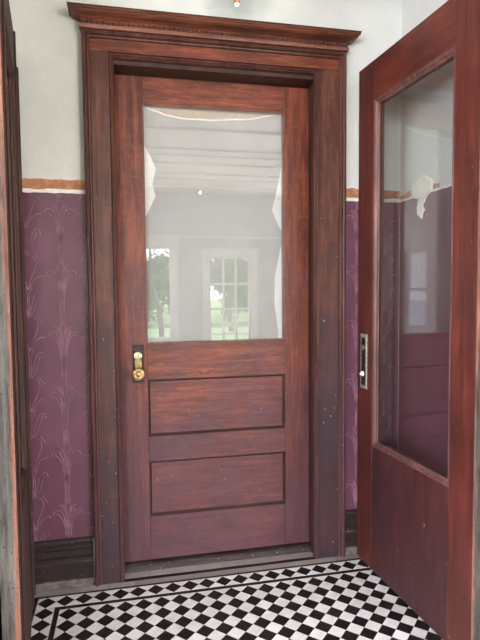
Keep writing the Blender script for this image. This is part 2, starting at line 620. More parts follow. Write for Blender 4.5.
def tag(o, label=None, cat=None, kind=None, group=None):
    if label:
        o['label'] = label
    if cat:
        o['category'] = cat
    if kind:
        o['kind'] = kind
    if group:
        o['group'] = group
    return o


# ================================================================== STRUCTURE
YW = 0.118      # face of the back wall
XL, XR = -0.345, 1.345
CEIL = 2.64
DX0, DX1, DZ1 = 0.060, 0.924, 2.158     # door leaf
DY = 0.190

# back wall with the door opening
bm = bmesh.new()
box(bm, XL - 0.12, DX0 - 0.02, YW, YW + 0.13, 0, CEIL)
box(bm, DX1 + 0.02, XR + 0.12, YW, YW + 0.13, 0, CEIL)
box(bm, DX0 - 0.02, DX1 + 0.02, YW, YW + 0.13, DZ1 + 0.02, CEIL)
wall_back = tag(link_mesh('wall_back', bm, 'plaster'), 'pale grey plaster wall above and around the glazed oak door', None, 'structure')
boxo('wall_left', (XL - 0.12, XL, -0.6995, YW, 0, CEIL), 'plaster', None, 0, 'structure')
boxo('wall_right', (XR, XR + 0.12, -0.6995, YW, 0, CEIL), 'plaster', None, 0, 'structure')
wall_right = bpy.data.objects['wall_right']


# orange band and chipped paint line along the top of the purple paper
def ragged_strip(bm, u0, u1, z0, z1, amp0, amp1, conv, step=0.008, sd=0.0, thick=0.0015):
    n = max(2, int((u1 - u0) / step))
    lo, hi = [], []
    for i in range(n + 1):
        u = u0 + (u1 - u0) * i / n
        a = z0 + amp0 * noise.noise(Vector((u * 30, sd, 0)))
        b = z1 + amp1 * (noise.noise(Vector((u * 14, sd + 9, 0))) + 0.5 * noise.noise(Vector((u * 60, sd, 3))))
        lo.append((bm.verts.new(conv(u, thick, a)), bm.verts.new(conv(u, 0, a))))
        hi.append((bm.verts.new(conv(u, thick, b)), bm.verts.new(conv(u, 0, b))))
    for i in range(n):
        bm.faces.new((lo[i][0], lo[i + 1][0], hi[i + 1][0], hi[i][0]))
        bm.faces.new((hi[i][0], hi[i + 1][0], hi[i + 1][1], hi[i][1]))
        bm.faces.new((lo[i][1], lo[i + 1][1], lo[i + 1][0], lo[i][0]))
    bmesh.ops.recalc_face_normals(bm, faces=bm.faces)


backc = lambda u, d, z: (u, YW - d, z)
rightc = lambda u, d, z: (XR - d, u, z)
for (a, b, s_) in ((XL + 0.002, -0.062, 0.0), (1.066, XR - 0.004, 4.0)):
    bm = bmesh.new()
    ragged_strip(bm, a, b, 1.648, 1.694, 0.0, 0.008, backc, sd=s_)
    link_mesh('underpaint_band', bm, 'orange', wall_back)
    bm = bmesh.new()
    ragged_strip(bm, a, b, 1.640, 1.655, 0.004, 0.006, backc, sd=s_ + 2, thick=0.004)
    link_mesh('chipped_paint_line', bm, 'chip', wall_back)
for (a, b, h_) in ((-0.03, YW - 0.004, 1.672), (-0.20, -0.13, 1.675)):
    bm = bmesh.new()
    ragged_strip(bm, a, b, 1.648, h_, 0.0, 0.02, rightc, sd=7)
    link_mesh('underpaint_band', bm, 'orange', wall_right)
bm = bmesh.new()
ragged_strip(bm, -0.70, YW - 0.004, 1.640, 1.650, 0.003, 0.004, rightc, sd=8, thick=0.004)
link_mesh('chipped_paint_line', bm, 'chip', wall_right)
# lump of bare plaster where the right wall has broken away
bm = bmesh.new()
pts = []
outl = [(-0.005, 1.70), (-0.06, 1.718), (-0.115, 1.712), (-0.15, 1.68), (-0.145, 1.645), (-0.10, 1.625), (-0.085, 1.60),
        (-0.095, 1.575), (-0.07, 1.548), (-0.045, 1.56), (-0.042, 1.60), (-0.05, 1.63), (0.0, 1.645), (0.008, 1.67)]
dense = []
for i in range(len(outl)):
    a, b = outl[i], outl[(i + 1) % len(outl)]
    for k in range(5):
        t = k / 5
        dense.append((a[0] + (b[0] - a[0]) * t + random.uniform(-.005, .005), a[1] + (b[1] - a[1]) * t + random.uniform(-.005, .005)))
top = [bm.verts.new((XR - 0.009, y, z)) for y, z in dense]
bot = [bm.verts.new((XR - 0.001, (y + 0.07) * 1.08 - 0.07, (z - 1.65) * 1.06 + 1.65)) for y, z in dense]
bm.faces.new(top)
for i in range(len(top)):
    j = (i + 1) % len(top)
    bm.faces.new((top[i], bot[i], bot[j], top[j]))
bmesh.ops.recalc_face_normals(bm, faces=bm.faces)
tag(link_mesh('broken_plaster_patch', bm, 'patch', wall_right), 'ragged patch of bare cream plaster')


# embossed purple wall paper
def lily(bm, cx, z0, conv, xmin, xmax, sc_=1.0, kind=0):
    """one embossed lily plant, drop 0.25 m"""
    def add(pts, rads):
        P = [(cx + p[0] * sc_, z0 + p[1] * sc_) for p in pts]
        # clip to the wall span
        Q, Rr = [], []
        for (x, z), r in zip(P, rads):
            if xmin + 0.004 < x < xmax - 0.004 and 0.207 < z < 1.638:
                Q.append(conv(x, 0.0012, z))
                Rr.append(r)
            else:
                if len(Q) > 2:
                    tube(bm, Q, Rr, 6, mi=1)
                Q, Rr = [], []
        if len(Q) > 2:
            tube(bm, Q, Rr, 6, mi=1)

    def curve(c, n=14):
        # Catmull-Rom through the control points
        c = [c[0]] + list(c) + [c[-1]]
        out = []
        for i in range(1, len(c) - 2):
            for k in range(n // 2):
                t = k / (n // 2)
                p = []
                for d in (0, 1):
                    a, b, e, f = c[i - 1][d], c[i][d], c[i + 1][d], c[i + 2][d]
                    p.append(0.5 * ((2 * b) + (-a + e) * t + (2 * a - 5 * b + 4 * e - f) * t * t + (-a + 3 * b - 3 * e + f) * t ** 3))
                out.append(tuple(p))
        out.append(tuple(c[-2]))
        return out
    T = 0.0015

    def stem(c, tip=0.0032):
        p = curve(c)
        n = len(p)
        add(p, [T + (tip - T) * max(0, (i / n - 0.86) / 0.14) if i < n - 1 else 0.0008 for i in range(n)])
    if kind == 0:
        for q in (-1, 1):
            stem([(q * 0.004, -0.25), (q * 0.003, -0.16), (q * 0.006, -0.10), (q * 0.016, -0.05), (q * 0.036, -0.026), (q * 0.054, -0.030), (q * 0.058, -0.044)])
            stem([(q * 0.009, -0.25), (q * 0.009, -0.17), (q * 0.014, -0.10), (q * 0.028, -0.055), (q * 0.046, -0.038)], 0.002)
            stem([(q * 0.003, -0.17), (q * 0.004, -0.10), (q * 0.010, -0.04), (q * 0.024, -0.006), (q * 0.036, -0.008)])
            stem([(q * 0.008, -0.13), (q * 0.014, -0.07), (q * 0.024, -0.028), (q * 0.027, -0.016)], 0.004)
            stem([(q * 0.002, -0.12), (q * 0.003, -0.05), (q * 0.010, 0.004)], 0.004)
            stem([(q * 0.004, -0.09), (q * 0.009, -0.04), (q * 0.017, 0.0)], 0.0035)
    else:
        for q in (-1, 1):
            stem([(q * 0.002, -0.105), (q * 0.012, -0.065), (q * 0.020, -0.028), (q * 0.038, -0.004), (q * 0.052, -0.010), (q * 0.054, -0.024)])
            stem([(q * 0.006, -0.108), (q * 0.022, -0.075), (q * 0.032, -0.040), (q * 0.040, -0.016)], 0.002)
            stem([(q * 0.002, -0.105), (q * 0.004, -0.06), (q * 0.004, -0.015), (q * 0.016, 0.012)])
            stem([(0.0, -0.25), (q * 0.008, -0.215), (q * 0.026, -0.170), (q * 0.034, -0.145), (q * 0.030, -0.120), (q * 0.018, -0.112)], 0.0025)
            stem([(q * 0.004, -0.245), (q * 0.026, -0.205), (q * 0.052, -0.190), (q * 0.062, -0.196)], 0.0022)
            stem([(q * 0.052, -0.132), (q * 0.036, -0.110), (q * 0.030, -0.10)], 0.002)


def paper(name, conv, u0, u1, parent, relief=True, label=None, cx0=-0.165):
    bm = bmesh.new()
    v = [conv(u0, 0.0, 0.195), conv(u1, 0.0, 0.195), conv(u1, 0.0, 1.648), conv(u0, 0.0, 1.648)]
    f_ = [conv(u0, 0.002, 0.195), conv(u1, 0.002, 0.195), conv(u1, 0.002, 1.648), conv(u0, 0.002, 1.648)]
    a = [bm.verts.new(p) for p in v]
    b = [bm.verts.new(p) for p in f_]
    bm.faces.new(b)
    for i in range(4):
        j = (i + 1) % 4
        bm.faces.new((a[i], a[j], b[j], b[i]))
    if relief:
        c2 = lambda u, d, z: conv(u, d + 0.0008, z)
        k0 = int(math.floor((u0 - cx0) / 0.13)) - 1
        for k in range(k0, k0 + int((u1 - u0) / 0.13) + 4):
            cx = cx0 + k * 0.13
            for r in range(-1, 7):
                z0 = 1.602 - r * 0.25 - (0.105 if k % 2 else 0)
                lily(bm, cx, z0, c2, u0, u1, 1.0, k % 2)
    bmesh.ops.recalc_face_normals(bm, faces=bm.faces)
    return tag(link_mesh(name, bm, ['purple', 'ridge'], parent, smooth=False), label)


paper('embossed_wallpaper', backc, XL + 0.003, -0.062, wall_back)
paper('embossed_wallpaper', backc, 1.066, XR - 0.003, wall_back)
paper('wallpaper', rightc, -0.70, YW - 0.004, wall_right, False)

# vestibule / room ceiling, porch room behind the camera
bm = bmesh.new()
box(bm, XL - 0.12, XR + 0.12, -0.70, YW + 0.13, CEIL, CEIL + 0.1)
link_mesh('ceiling', bm, 'plaster', kind='structure')
RC = 2.75
RX0, RX1, RY0, RY1 = -3.2, 4.4, -5.9, -0.80
bm = bmesh.new()
box(bm, RX0, RX1, RY0, RY1, RC, RC + 0.1)
for y in (-1.7, -2.45, -3.16, -3.42, -3.8, -4.35, -4.7, -5.25):
    box(bm, RX0, RX1, y - 0.035, y, RC - 0.02, RC)
for x in (-1.6, 0.35, 1.9, 3.2):
    box(bm, x, x + 0.06, RY0, RY1, RC - 0.012, RC)
tag(link_mesh('ceiling', bm, 'white_paint'), None, None, 'structure')

# front wall of the vestibule (entry opening the two leaves hang in)
EX0, EX1, EZ = -0.262, 1.222, 2.50
bm = bmesh.new()
box(bm, RX0, EX0 - 0.04, -0.80, -0.70, 0, 2.75)
box(bm, EX1 + 0.04, RX1, -0.80, -0.70, 0, 2.75)
box(bm, EX0 - 0.04, EX1 + 0.04, -0.80, -0.70, EZ + 0.04, 2.75)
link_mesh('wall_front', bm, 'white_paint', kind='structure')
bm = bmesh.new()
box(bm, EX0 - 0.04, EX0, -0.81, -0.69, 0, EZ + 0.04)
box(bm, EX1, EX1 + 0.04, -0.81, -0.69, 0, EZ + 0.04)
box(bm, EX0, EX1, -0.81, -0.69, EZ, EZ + 0.04)
tag(link_mesh('trim_2', bm, 'jamb', bevel=0.002), 'dark timber frame of the wide entry opening', None, 'structure')


def holed_wall(name, plane, fixed0, fixed1, u0, u1, z0, z1, holes, mat):
    """wall with rectangular holes; plane 'X' wall lies in YZ, 'Y' wall lies in XZ"""
    bm = bmesh.new()
    us = sorted({u0, u1} | {h[0] for h in holes} | {h[1] for h in holes})
    for a, b in zip(us, us[1:]):
        hs = sorted([h for h in holes if h[0] <= a and h[1] >= b], key=lambda h: h[2])
        z = z0
        for h in hs + [(0, 0, z1, z1)]:
            if h[2] > z + 1e-6:
                if plane == 'X':
                    box(bm, fixed0, fixed1, a, b, z, h[2])
                else:
                    box(bm, a, b, fixed0, fixed1, z, h[2])
            z = h[3]
    return link_mesh(name, bm, mat, kind='structure')


side_holes = [(-5.02, -4.46, 0.58, 1.86), (-3.75, -1.25, 0.5, 2.5)]  # the wide second opening is added for the side area lights
holed_wall('wall_left_room', 'X', RX0 - 0.12, RX0, RY0 - 0.12, -0.70, 0, RC, side_holes, 'white_paint')
holed_wall('wall_right_room', 'X', RX1, RX1 + 0.12, RY0 - 0.12, -0.70, 0, RC, side_holes, 'white_paint')
W0 = (-2.95, -1.0, 0.5, 2.5)  # unseen opening added to carry the frontal far light
W9 = (2.8, 4.2, 0.5, 2.5)  # unseen opening added for the right-hand far light
W1 = (-0.62, 0.775, 0.45, 1.93)
W2 = (1.365, 2.075, 0.06, 1.775)
holed_wall('wall_far', 'Y', RY0 - 0.12, RY0, RX0, RX1, 0, RC, [W1, W2, W0, W9], 'grey_paint')


def window(name, rect, cols, rows, label, casing=0.10, door=False):
    x0, x1, z0, z1 = rect
    root = empty(name, ((x0 + x1) / 2, RY0, z0), 0, label, None, 'structure')
    ox, oz = (x0 + x1) / 2, z0
    L_ = lambda a, b, c, d, e, f: (a - ox, b - ox, c, d, e - oz, f - oz)
    bm = bmesh.new()
    s = 0.035
    box(bm, *L_(x0, x0 + s, -0.08, -0.02, z0, z1))
    box(bm, *L_(x1 - s, x1, -0.08, -0.02, z0, z1))
    box(bm, *L_(x0 + s, x1 - s, -0.08, -0.02, z1 - s, z1))
    box(bm, *L_(x0 + s, x1 - s, -0.08, -0.02, z0, z0 + s))
    link_mesh('sash', bm, 'white_paint', root)
    bm = bmesh.new()
    for i in range(1, cols):
        x = x0 + s + (x1 - x0 - 2 * s) * i / cols
        box(bm, *L_(x - 0.016, x + 0.016, -0.065, -0.035, z0 + s, z1 - s))
    for j in range(1, rows):
        z = z0 + s + (z1 - z0 - 2 * s) * j / rows
        box(bm, *L_(x0 + s, x1 - s, -0.064, -0.036, z - 0.016, z + 0.016))
    link_mesh('glazing_bars', bm, 'white_paint', root)
    bm = bmesh.new()
    box(bm, *L_(x0 + s, x1 - s, -0.052, -0.048, z0 + s, z1 - s))
    link_mesh('pane', bm, 'window_glass', root)
    bm = bmesh.new()
    c = casing
    box(bm, *L_(x0 - c, x0, 0.0, 0.025, z0 - 0.05, z1))
    box(bm, *L_(x1, x1 + c, 0.0, 0.025, z0 - 0.05, z1))
    box(bm, *L_(x0 - c - .02, x1 + c + .02, 0.0, 0.035, z1, z1 + 0.10))
    box(bm, *L_(x0 - c - .04, x1 + c + .04, 0.0, 0.055, z1 + 0.10, z1 + 0.125))
    if not door:
        box(bm, *L_(x0 - c - .02, x1 + c + .02, 0.0, 0.06, z0 - 0.07, z0 - 0.03))
    link_mesh('casing', bm, 'white_paint', root)


window('window_1', W1, 2, 1, 'wide clear window of the room behind, seen mirrored at left in the door glass')
window('window_7', W0, 2, 2, 'broad unseen window added to let in frontal light, out of the mirrored view')
window('window_8', W9, 2, 2, 'broad right-hand unseen window added to let in frontal light, out of the mirrored view')
window('window_2', W2, 3, 4, 'small-paned white window of the room behind, mirrored at centre of the door glass', door=True)
for k, (sx0, flip) in enumerate(((RX0, 1), (RX1, -1))):
    for h in side_holes:
        root = empty('window_%d' % (3 + k * 2 + side_holes.index(h)), (sx0, h[0], h[2]), 0, None, None, 'structure')
        bm = bmesh.new()
        a, b = (-0.09, -0.03) if flip == 1 else (0.03, 0.09)
        ww, hh = h[1] - h[0], h[3] - h[2]
        box(bm, a, b, 0, 0.05, 0, hh)
        box(bm, a, b, ww - 0.05, ww, 0, hh)
        box(bm, a, b, 0.05, ww - 0.05, hh - 0.05, hh)
        box(bm, a, b, 0.05, ww - 0.05, 0, 0.05)
        box(bm, a, b, 0.05, ww - 0.05, hh / 2 - 0.02, hh / 2 + 0.02)
        link_mesh('sash', bm, 'white_paint', root)

boxo('floor', (RX0, RX1, RY0, -0.80, -0.06, -0.002), 'planks', None, 0, 'structure')
# picture rail on the far wall
boxo('trim_3', (RX0, RX1, RY0 + 0.001, RY0 + 0.03, 2.06, 2.10), 'white_paint', None, 0.003, 'structure')

# hall behind the door
bm = bmesh.new()
box(bm, -0.9, 1.9, 1.9, 2.0, 0, CEIL)
box(bm, -1.0, -0.9, 0.25, 2.0, 0, CEIL)
box(bm, 1.9, 2.0, 0.25, 2.0, 0, CEIL)
box(bm, -1.0, 2.0, 0.25, 2.0, CEIL, CEIL + 0.05)
link_mesh('wall_hall', bm, 'hall_paint', kind='structure')
boxo('floor_hall', (-1.0, 2.0, 0.25, 2.0, -0.06, -0.002), 'planks', None, 0, 'structure')
area('hall_fill_light', (0.6, 1.5, 2.6), (0.5, 0.9, 1.2), 1.0, 0.6, 18, (1.0, 0.88, 0.72))  # added fill lamp; the hall has no window here

# ------------------------------------------------------------------ tiled floor
p = 0.0718
hd = p / 2


def clip(poly, x0, x1, y0, y1):
    def cut(pl, inside, inter):
        out = []
        for i in range(len(pl)):
            a, b = pl[i], pl[(i + 1) % len(pl)]
            ia, ib = inside(a), inside(b)
            if ia:
                out.append(a)
            if ia != ib:
                out.append(inter(a, b))
        return out

    def ix(c):
        return lambda a, b: (c, a[1] + (b[1] - a[1]) * (c - a[0]) / (b[0] - a[0]))

    def iy(c):
        return lambda a, b: (a[0] + (b[0] - a[0]) * (c - a[1]) / (b[1] - a[1]), c)
    for ins, it in ((lambda q: q[0] >= x0, ix(x0)), (lambda q: q[0] <= x1, ix(x1)),
                    (lambda q: q[1] >= y0, iy(y0)), (lambda q: q[1] <= y1, iy(y1))):
        if not poly:
            return []
        poly = cut(poly, ins, it)
    return poly


fl = bmesh.new()


def tile(poly, mi, h=0.0):
    if len(poly) < 3:
        return
    ar = 0
    for i in range(len(poly)):
        a, b = poly[i], poly[(i + 1) % len(poly)]
        ar += a[0] * b[1] - a[1] * b[0]
    if abs(ar) < 1e-5:
        return
    cx = sum(q[0] for q in poly) / len(poly)
    cy = sum(q[1] for q in poly) / len(poly)
    k = 0.0007
    pts = []
    for q in poly:
        d = math.hypot(q[0] - cx, q[1] - cy)
        f = max(0.0, 1 - k / d) if d else 1
        pts.append((cx + (q[0] - cx) * f, cy + (q[1] - cy) * f))
    hh = h + random.uniform(-0.0002, 0.0002)
    t = [fl.verts.new((x, y, hh)) for x, y in pts]
    b_ = [fl.verts.new((x, y, h - 0.003)) for x, y in pts]
    fl.faces.new(t).material_index = mi
    for i in range(len(t)):
        j = (i + 1) % len(t)
        fl.faces.new((t[i], b_[i], b_[j], t[j])).material_index = mi


def field(cx, cy, x0, x1, y0, y1):
    i0, i1 = int((x0 - cx) / p) - 2, int((x1 - cx) / p) + 2
    j0, j1 = int((y0 - cy) / p) - 2, int((y1 - cy) / p) + 2
    for i in range(i0, i1 + 1):
        for j in range(j0, j1 + 1):
            for off, mi in ((0, 1), (0.5, 0)):
                X, Y = cx + (i + off) * p, cy + (j + off) * p
                tile(clip([(X - hd, Y), (X, Y - hd), (X + hd, Y), (X, Y + hd)], x0, x1, y0, y1), mi)


FX1 = -0.187 + 20 * p
YF0 = -0.690
field(-0.1513, -0.0889, -0.187, FX1, YF0, -0.053)
field(-0.243, 0.0044, -0.279, FX1 + 0.092, -0.0315, 0.0403)
field(-0.243, 0.0044, -0.279, -0.2071, YF0, -0.0315)
field(FX1 + 0.056, 0.0044, FX1 + 0.020, FX1 + 0.092, YF0, -0.0315)


def strip(x0, x1, y0, y1, mi, length=0.15, alongx=True):
    n = max(1, round(((x1 - x0) if alongx else (y1 - y0)) / length))
    for i in range(n):
        if alongx:
            a, b = x0 + (x1 - x0) * i / n, x0 + (x1 - x0) * (i + 1) / n
            tile([(a, y0), (b, y0), (b, y1), (a, y1)], mi)
        else:
            a, b = y0 + (y1 - y0) * i / n, y0 + (y1 - y0) * (i + 1) / n
            tile([(x0, a), (x1, a), (x1, b), (x0, b)], mi)


strip(-0.2071, FX1 + 0.020, -0.051, -0.034, 1)
strip(-0.205, -0.189, YF0, -0.051, 1, alongx=False)
strip(FX1 + 0.002, FX1 + 0.018, YF0, -0.051, 1, alongx=False)
strip(XL, XR, 0.0415, 0.053, 1)
strip(XL, -0.281, YF0, 0.0403, 1, alongx=False)
strip(XL, XR, 0.054, 0.0900, 2, 0.11)
strip(DX0, DX1, 0.0905, 0.112, 1)
strip(DX0, DX1, 0.113, 0.16, 2, 0.11)
bmesh.ops.recalc_face_normals(fl, faces=fl.faces)
box(fl, XL - 0.05, XR + 0.05, YF0 - 0.0, YW + 0.13, -0.06, -0.0012, 3)
tag(link_mesh('floor', fl, ['white_tile', 'black_tile', 'stone', 'grout']), 'black and white diamond tiled vestibule floor with double black border lines', None, 'structure')
boxo('trim_4', (EX0, EX1, -0.81, YF0 - 0.001, -0.05, 0.012), 'dirty_stone', None, 0.004, 'structure')

# ------------------------------------------------------------------ baseboards


def baseboard(name, conv, u0, u1, label):
    root = empty(name, (0, 0, 0), 0, label, None, 'structure')

    def run(nm, prof, mat):
        bm = bmesh.new()
        extrude_profile(bm, prof, lambda k, d, z: Vector(conv((u0, u1)[k], d, z)), 2)
        bmesh.ops.recalc_face_normals(bm, faces=bm.faces)
        link_mesh(nm, bm, mat, root)
    run('cap_moulding', [(0.0, 0.205), (0.006, 0.205), (0.014, 0.198), (0.017, 0.190), (0.012, 0.184), (0.012, 0.180),
                         (0.020, 0.174), (0.020, 0.166), (0.013, 0.158), (0.0, 0.158)], 'base')
    run('board', [(0.0, 0.157), (0.006, 0.157), (0.006, 0.127), (0.016, 0.123), (0.026, 0.113), (0.026, 0.103), (0.015, 0.099),
                  (0.015, 0.034), (0.0, 0.034)], 'base')
    run('worn_arris_highlight', [(0.0255, 0.1125), (0.0268, 0.1125), (0.0268, 0.1095), (0.0255, 0.1095)], 'sill_pale')  # pale line on the ledge: worn edge with its highlight painted in
    run('stone_plinth', [(0.0, 0.033), (0.024, 0.033), (0.027, 0.028), (0.027, 0.001), (0.0, 0.001)], 'dirty_stone')


baseboard('baseboard_back_left', backc, XL + 0.028, -0.068, 'short dark baseboard under the purple paper left of the oak door')
baseboard('baseboard_back_right', backc, 1.068, XR - 0.028, 'short dark baseboard right of the oak door behind the red leaf')
baseboard('baseboard_right', rightc, -0.69, YW - 0.001, 'dark baseboard along the right wall behind the red leaf')
baseboard('baseboard_left', lambda u, d, z: (XL + d, u, z), -0.69, YW - 0.001, 'dark baseboard along the left wall')

# ------------------------------------------------------------------ casing of the main door
casing = empty('trim_1', (0.5, YW, 0), 0, 'wide oak door casing with moulded cornice and rope bead around the glazed door', None, 'structure')
cx_ = 0.5
CI0, CI1, CO0, CO1 = 0.062, 0.910, -0.060, 1.062
CH0, CH1 = 2.178, 2.282
cy = lambda y: y - YW   # world y -> local


def cbox(name, x0, x1, y0, y1, z0, z1, mat, bevel=0.001):
    return boxo(name, (x0 - cx_, x1 - cx_, cy(y0), cy(y1), z0, z1), mat, casing, bevel)


cbox('side_board', CO0 + 0.03, CI0 - 0.019, 0.094, YW - 0.001, 0.001, 2.2045, 'casing_v')
cbox('side_board', CI1 + 0.027, CO1 - 0.03, 0.094, YW - 0.001, 0.001, 2.2045, 'casing_v')
cbox('head_board', CO0 + 0.03, CO1 - 0.03, 0.094, YW - 0.001, 2.205, CH1 - 0.012, 'casing_h')
cm = lambda u, d, z: (u - cx_, cy(YW - d), z)
# inner bead (stepped): offset measured inward from the outer line of the bead
ring_mould('inner_bead', (CI0 - 0.019, CI1 + 0.027, 0.001, CH0 + 0.022),
           [(0.0, 0.001), (0.0, 0.027), (0.002, 0.030), (0.005, 0.032), (0.008, 0.030), (0.010, 0.025), (0.013, 0.026), (0.016, 0.022), (0.019, 0.014), (0.019, 0.001)][::-1],
           'mould', casing, cm, sides=3)
ring_mould('outer_band', (CO0, CO1, 0.001, CH1),
           [(0.0, 0.001), (0.0, 0.034), (0.004, 0.040), (0.010, 0.041), (0.015, 0.037), (0.018, 0.030), (0.0215, 0.033), (0.026, 0.032), (0.030, 0.026), (0.030, 0.001)][::-1],
           'mould', casing, cm, sides=3)


def cornice(name, prof, mat, dz=0.0):
    """profile (projection, z) returned round both ends, mitred"""
    bm = bmesh.new()
    e0, e1 = CO0, CO1

    def pt(k, d, z):
        e = d
        if k == 0:
            return (e0 - e - cx_, 0, z)
        if k == 1:
            return (e0 - e - cx_, -0.0 - d - 0.0 - 0.0, z)
        if k == 2:
            return (e1 + e - cx_, -d, z)
        return (e1 + e - cx_, 0, z)
    prof2 = prof
    rings = []
    for k in range(4):
        ring = []
        for d, z in prof2:
            x, y, zz = pt(k, d, z)
            # the band already stands 41 mm off the wall
            if k in (1, 2):
                y = -(0.041 + d)
            else:
                y = -0.001
            ring.append(bm.verts.new((x, y, zz)))
        rings.append(ring)
    m = len(prof2)
    for k in range(3):
        for i in range(m - 1):
            bm.faces.new((rings[k][i], rings[k][i + 1], rings[k + 1][i + 1], rings[k + 1][i]))
    for idx in (0, m - 1):
        bm.faces.new([rings[k][idx] for k in range(4)])
    bm.faces.new([rings[0][i] for i in range(m)] + [rings[3][i] for i in range(m - 1, -1, -1)])
    bmesh.ops.recalc_face_normals(bm, faces=bm.faces)
    return link_mesh(name, bm, mat, casing)


cornice('lower_bead', [(0.000, 2.2825), (0.005, 2.283), (0.0075, 2.288), (0.006, 2.296), (0.001, 2.2995)], 'frieze_bead')
cornice('cornice_neck', [(0.001, 2.3000), (0.001, 2.316), (0.005, 2.3195)], 'mould_h')
cornice('cornice', [(0.005, 2.3200), (0.010, 2.322), (0.013, 2.3245), (0.022, 2.326), (0.032, 2.330), (0.038, 2.3345), (0.040, 2.338), (0.045, 2.339),
                    (0.045, 2.346)], 'mould_h')
cornice('cornice_cap', [(0.0455, 2.3462), (0.0475, 2.3475), (0.0475, 2.3505), (0.040, 2.353)], 'mould')
# rope bead below the cornice: a twisted cord of small lobes
bm = bmesh.new()
n = 560
pts, rad = [], []
x0, x1 = CO0 + 0.002, CO1 - 0.002
for i in range(n + 1):
    pts.append((x0 + (x1 - x0) * i / n - cx_, -0.0430, 2.3075))
    rad.append(0.0042 + 0.0032 * math.sin(2 * math.pi * i / 10))
tube(bm, pts, rad, 8)
bmesh.ops.recalc_face_normals(bm, faces=bm.faces)
link_mesh('rope_bead', bm, 'mould', casing)
# jamb lining
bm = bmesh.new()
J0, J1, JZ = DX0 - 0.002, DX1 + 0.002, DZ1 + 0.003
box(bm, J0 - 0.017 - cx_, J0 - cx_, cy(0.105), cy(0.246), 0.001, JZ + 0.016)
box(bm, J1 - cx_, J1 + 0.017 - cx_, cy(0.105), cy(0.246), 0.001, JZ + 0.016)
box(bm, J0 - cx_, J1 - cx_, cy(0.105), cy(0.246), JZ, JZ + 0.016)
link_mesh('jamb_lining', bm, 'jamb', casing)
# threshold
bm = bmesh.new()
extrude_profile(bm, [(0.246, 0.001), (0.246, 0.026), (0.185, 0.026), (0.172, 0.022), (0.163, 0.012), (0.161, 0.001)],
                lambda k, y, z: Vector(((J0 + 0.001, J1 - 0.001)[k], y, z)), 2)
bmesh.ops.recalc_face_normals(bm, faces=bm.faces)
tag(link_mesh('trim_5', bm, 'sill'), 'worn rounded wooden threshold under the oak door', None, 'structure')

# ------------------------------------------------------------------ main door
door = empty('door_1', (DX0, DY, 0.0), 0, 'closed oak door with large upper glass and two long lower panels', None, 'structure')
TH = 0.044
SX0, SX1 = 0.176, 0.809
ox = DX0


def dbox(name, x0, x1, z0, z1, mat, y0=0.0, y1=TH, bevel=0.0015, parent=door):
    return boxo(name, (x0 - ox, x1 - ox, y0, y1, z0, z1), mat, parent, bevel)


ZB = 0.033
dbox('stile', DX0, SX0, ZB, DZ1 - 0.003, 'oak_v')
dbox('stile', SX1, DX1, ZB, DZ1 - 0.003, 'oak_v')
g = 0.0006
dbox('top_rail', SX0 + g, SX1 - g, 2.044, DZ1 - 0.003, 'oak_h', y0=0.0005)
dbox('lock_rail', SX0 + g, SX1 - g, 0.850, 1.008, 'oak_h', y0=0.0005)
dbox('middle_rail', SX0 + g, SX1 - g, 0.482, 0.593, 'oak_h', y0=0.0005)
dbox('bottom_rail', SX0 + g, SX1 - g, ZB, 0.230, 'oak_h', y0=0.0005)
dm = lambda u, d, z: (u - ox, d, z)
P1 = (SX0 + g, SX1 - g, 0.593 + g, 0.850 - g)
P2 = (SX0 + g, SX1 - g, 0.230 + g, 0.482 - g)
G1 = (SX0 + g, SX1 - g, 1.008 + g, 2.044 - g)
for P in (P1, P2):
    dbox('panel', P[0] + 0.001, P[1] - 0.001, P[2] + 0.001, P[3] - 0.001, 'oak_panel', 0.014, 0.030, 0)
    ring_mould('panel_moulding', P, [(0.0, 0.002), (0.003, 0.002), (0.006, 0.007), (0.009, 0.009), (0.011, 0.0138), (0.0, 0.0138)],
               'crevice', door, dm)
ring_mould('glass_bead', G1, [(0.0, 0.001), (0.0025, 0.001), (0.0045, 0.004), (0.0045, 0.0075), (0.0, 0.0075)], 'glass_bead', door, dm)
ring_mould('glass_stop', G1, [(0.0, 0.0135), (0.004, 0.0135), (0.004, 0.040), (0.0, 0.040)], 'mould', door, dm)
dbox('glass_pane', G1[0] + 0.001, G1[1] - 0.001, G1[2] + 0.001, G1[3] - 0.001, 'door_glass', 0.0085, 0.0125, 0)

# lock plate, cylinder and knob
PX, PY = 0.137 - ox, 0.0
plate = dbox('lock_plate', 0.114, 0.161, 0.838, 1.006, 'dark_bronze', -0.004, -0.0002, 0.0012)
ring_mould('plate_rim', (0.114 + .002, 0.161 - .002, 0.840, 1.004), [(0.0, -0.0042), (0.001, -0.0062), (0.003, -0.0062), (0.004, -0.0042)], 'dark_bronze', plate, dm)
bm = bmesh.new()
lathe(bm, [(0, -0.0125), (0.010, -0.0125), (0.0125, -0.0115), (0.013, -0.010), (0.0165, -0.0095), (0.0175, -0.007), (0.018, -0.0042)], (0.137 - ox, 0, 0.957))
box(bm, 0.137 - ox - 0.0014, 0.137 - ox + 0.0014, -0.0132, -0.0120, 0.948, 0.961, 1)
tag(link_mesh('lock_cylinder', bm, ['pale_brass', 'black'], plate, smooth=False), 'round bright brass lock cylinder')
bm = bmesh.new()
extrude_profile(bm, [(-0.014, 0.0), (0.014, 0.0), (0.014, 0.052), (-0.014, 0.052)],
                lambda k, a, b: Vector((0.138 - ox + a, (-0.0062, -0.0042)[k], 0.888 + b)), 2)
bmesh.ops.recalc_face_normals(bm, faces=bm.faces)
link_mesh('worn_brass_strip', bm, 'brass', plate)
bm = bmesh.new()
kc = (0.137 - ox, 0, 0.884)
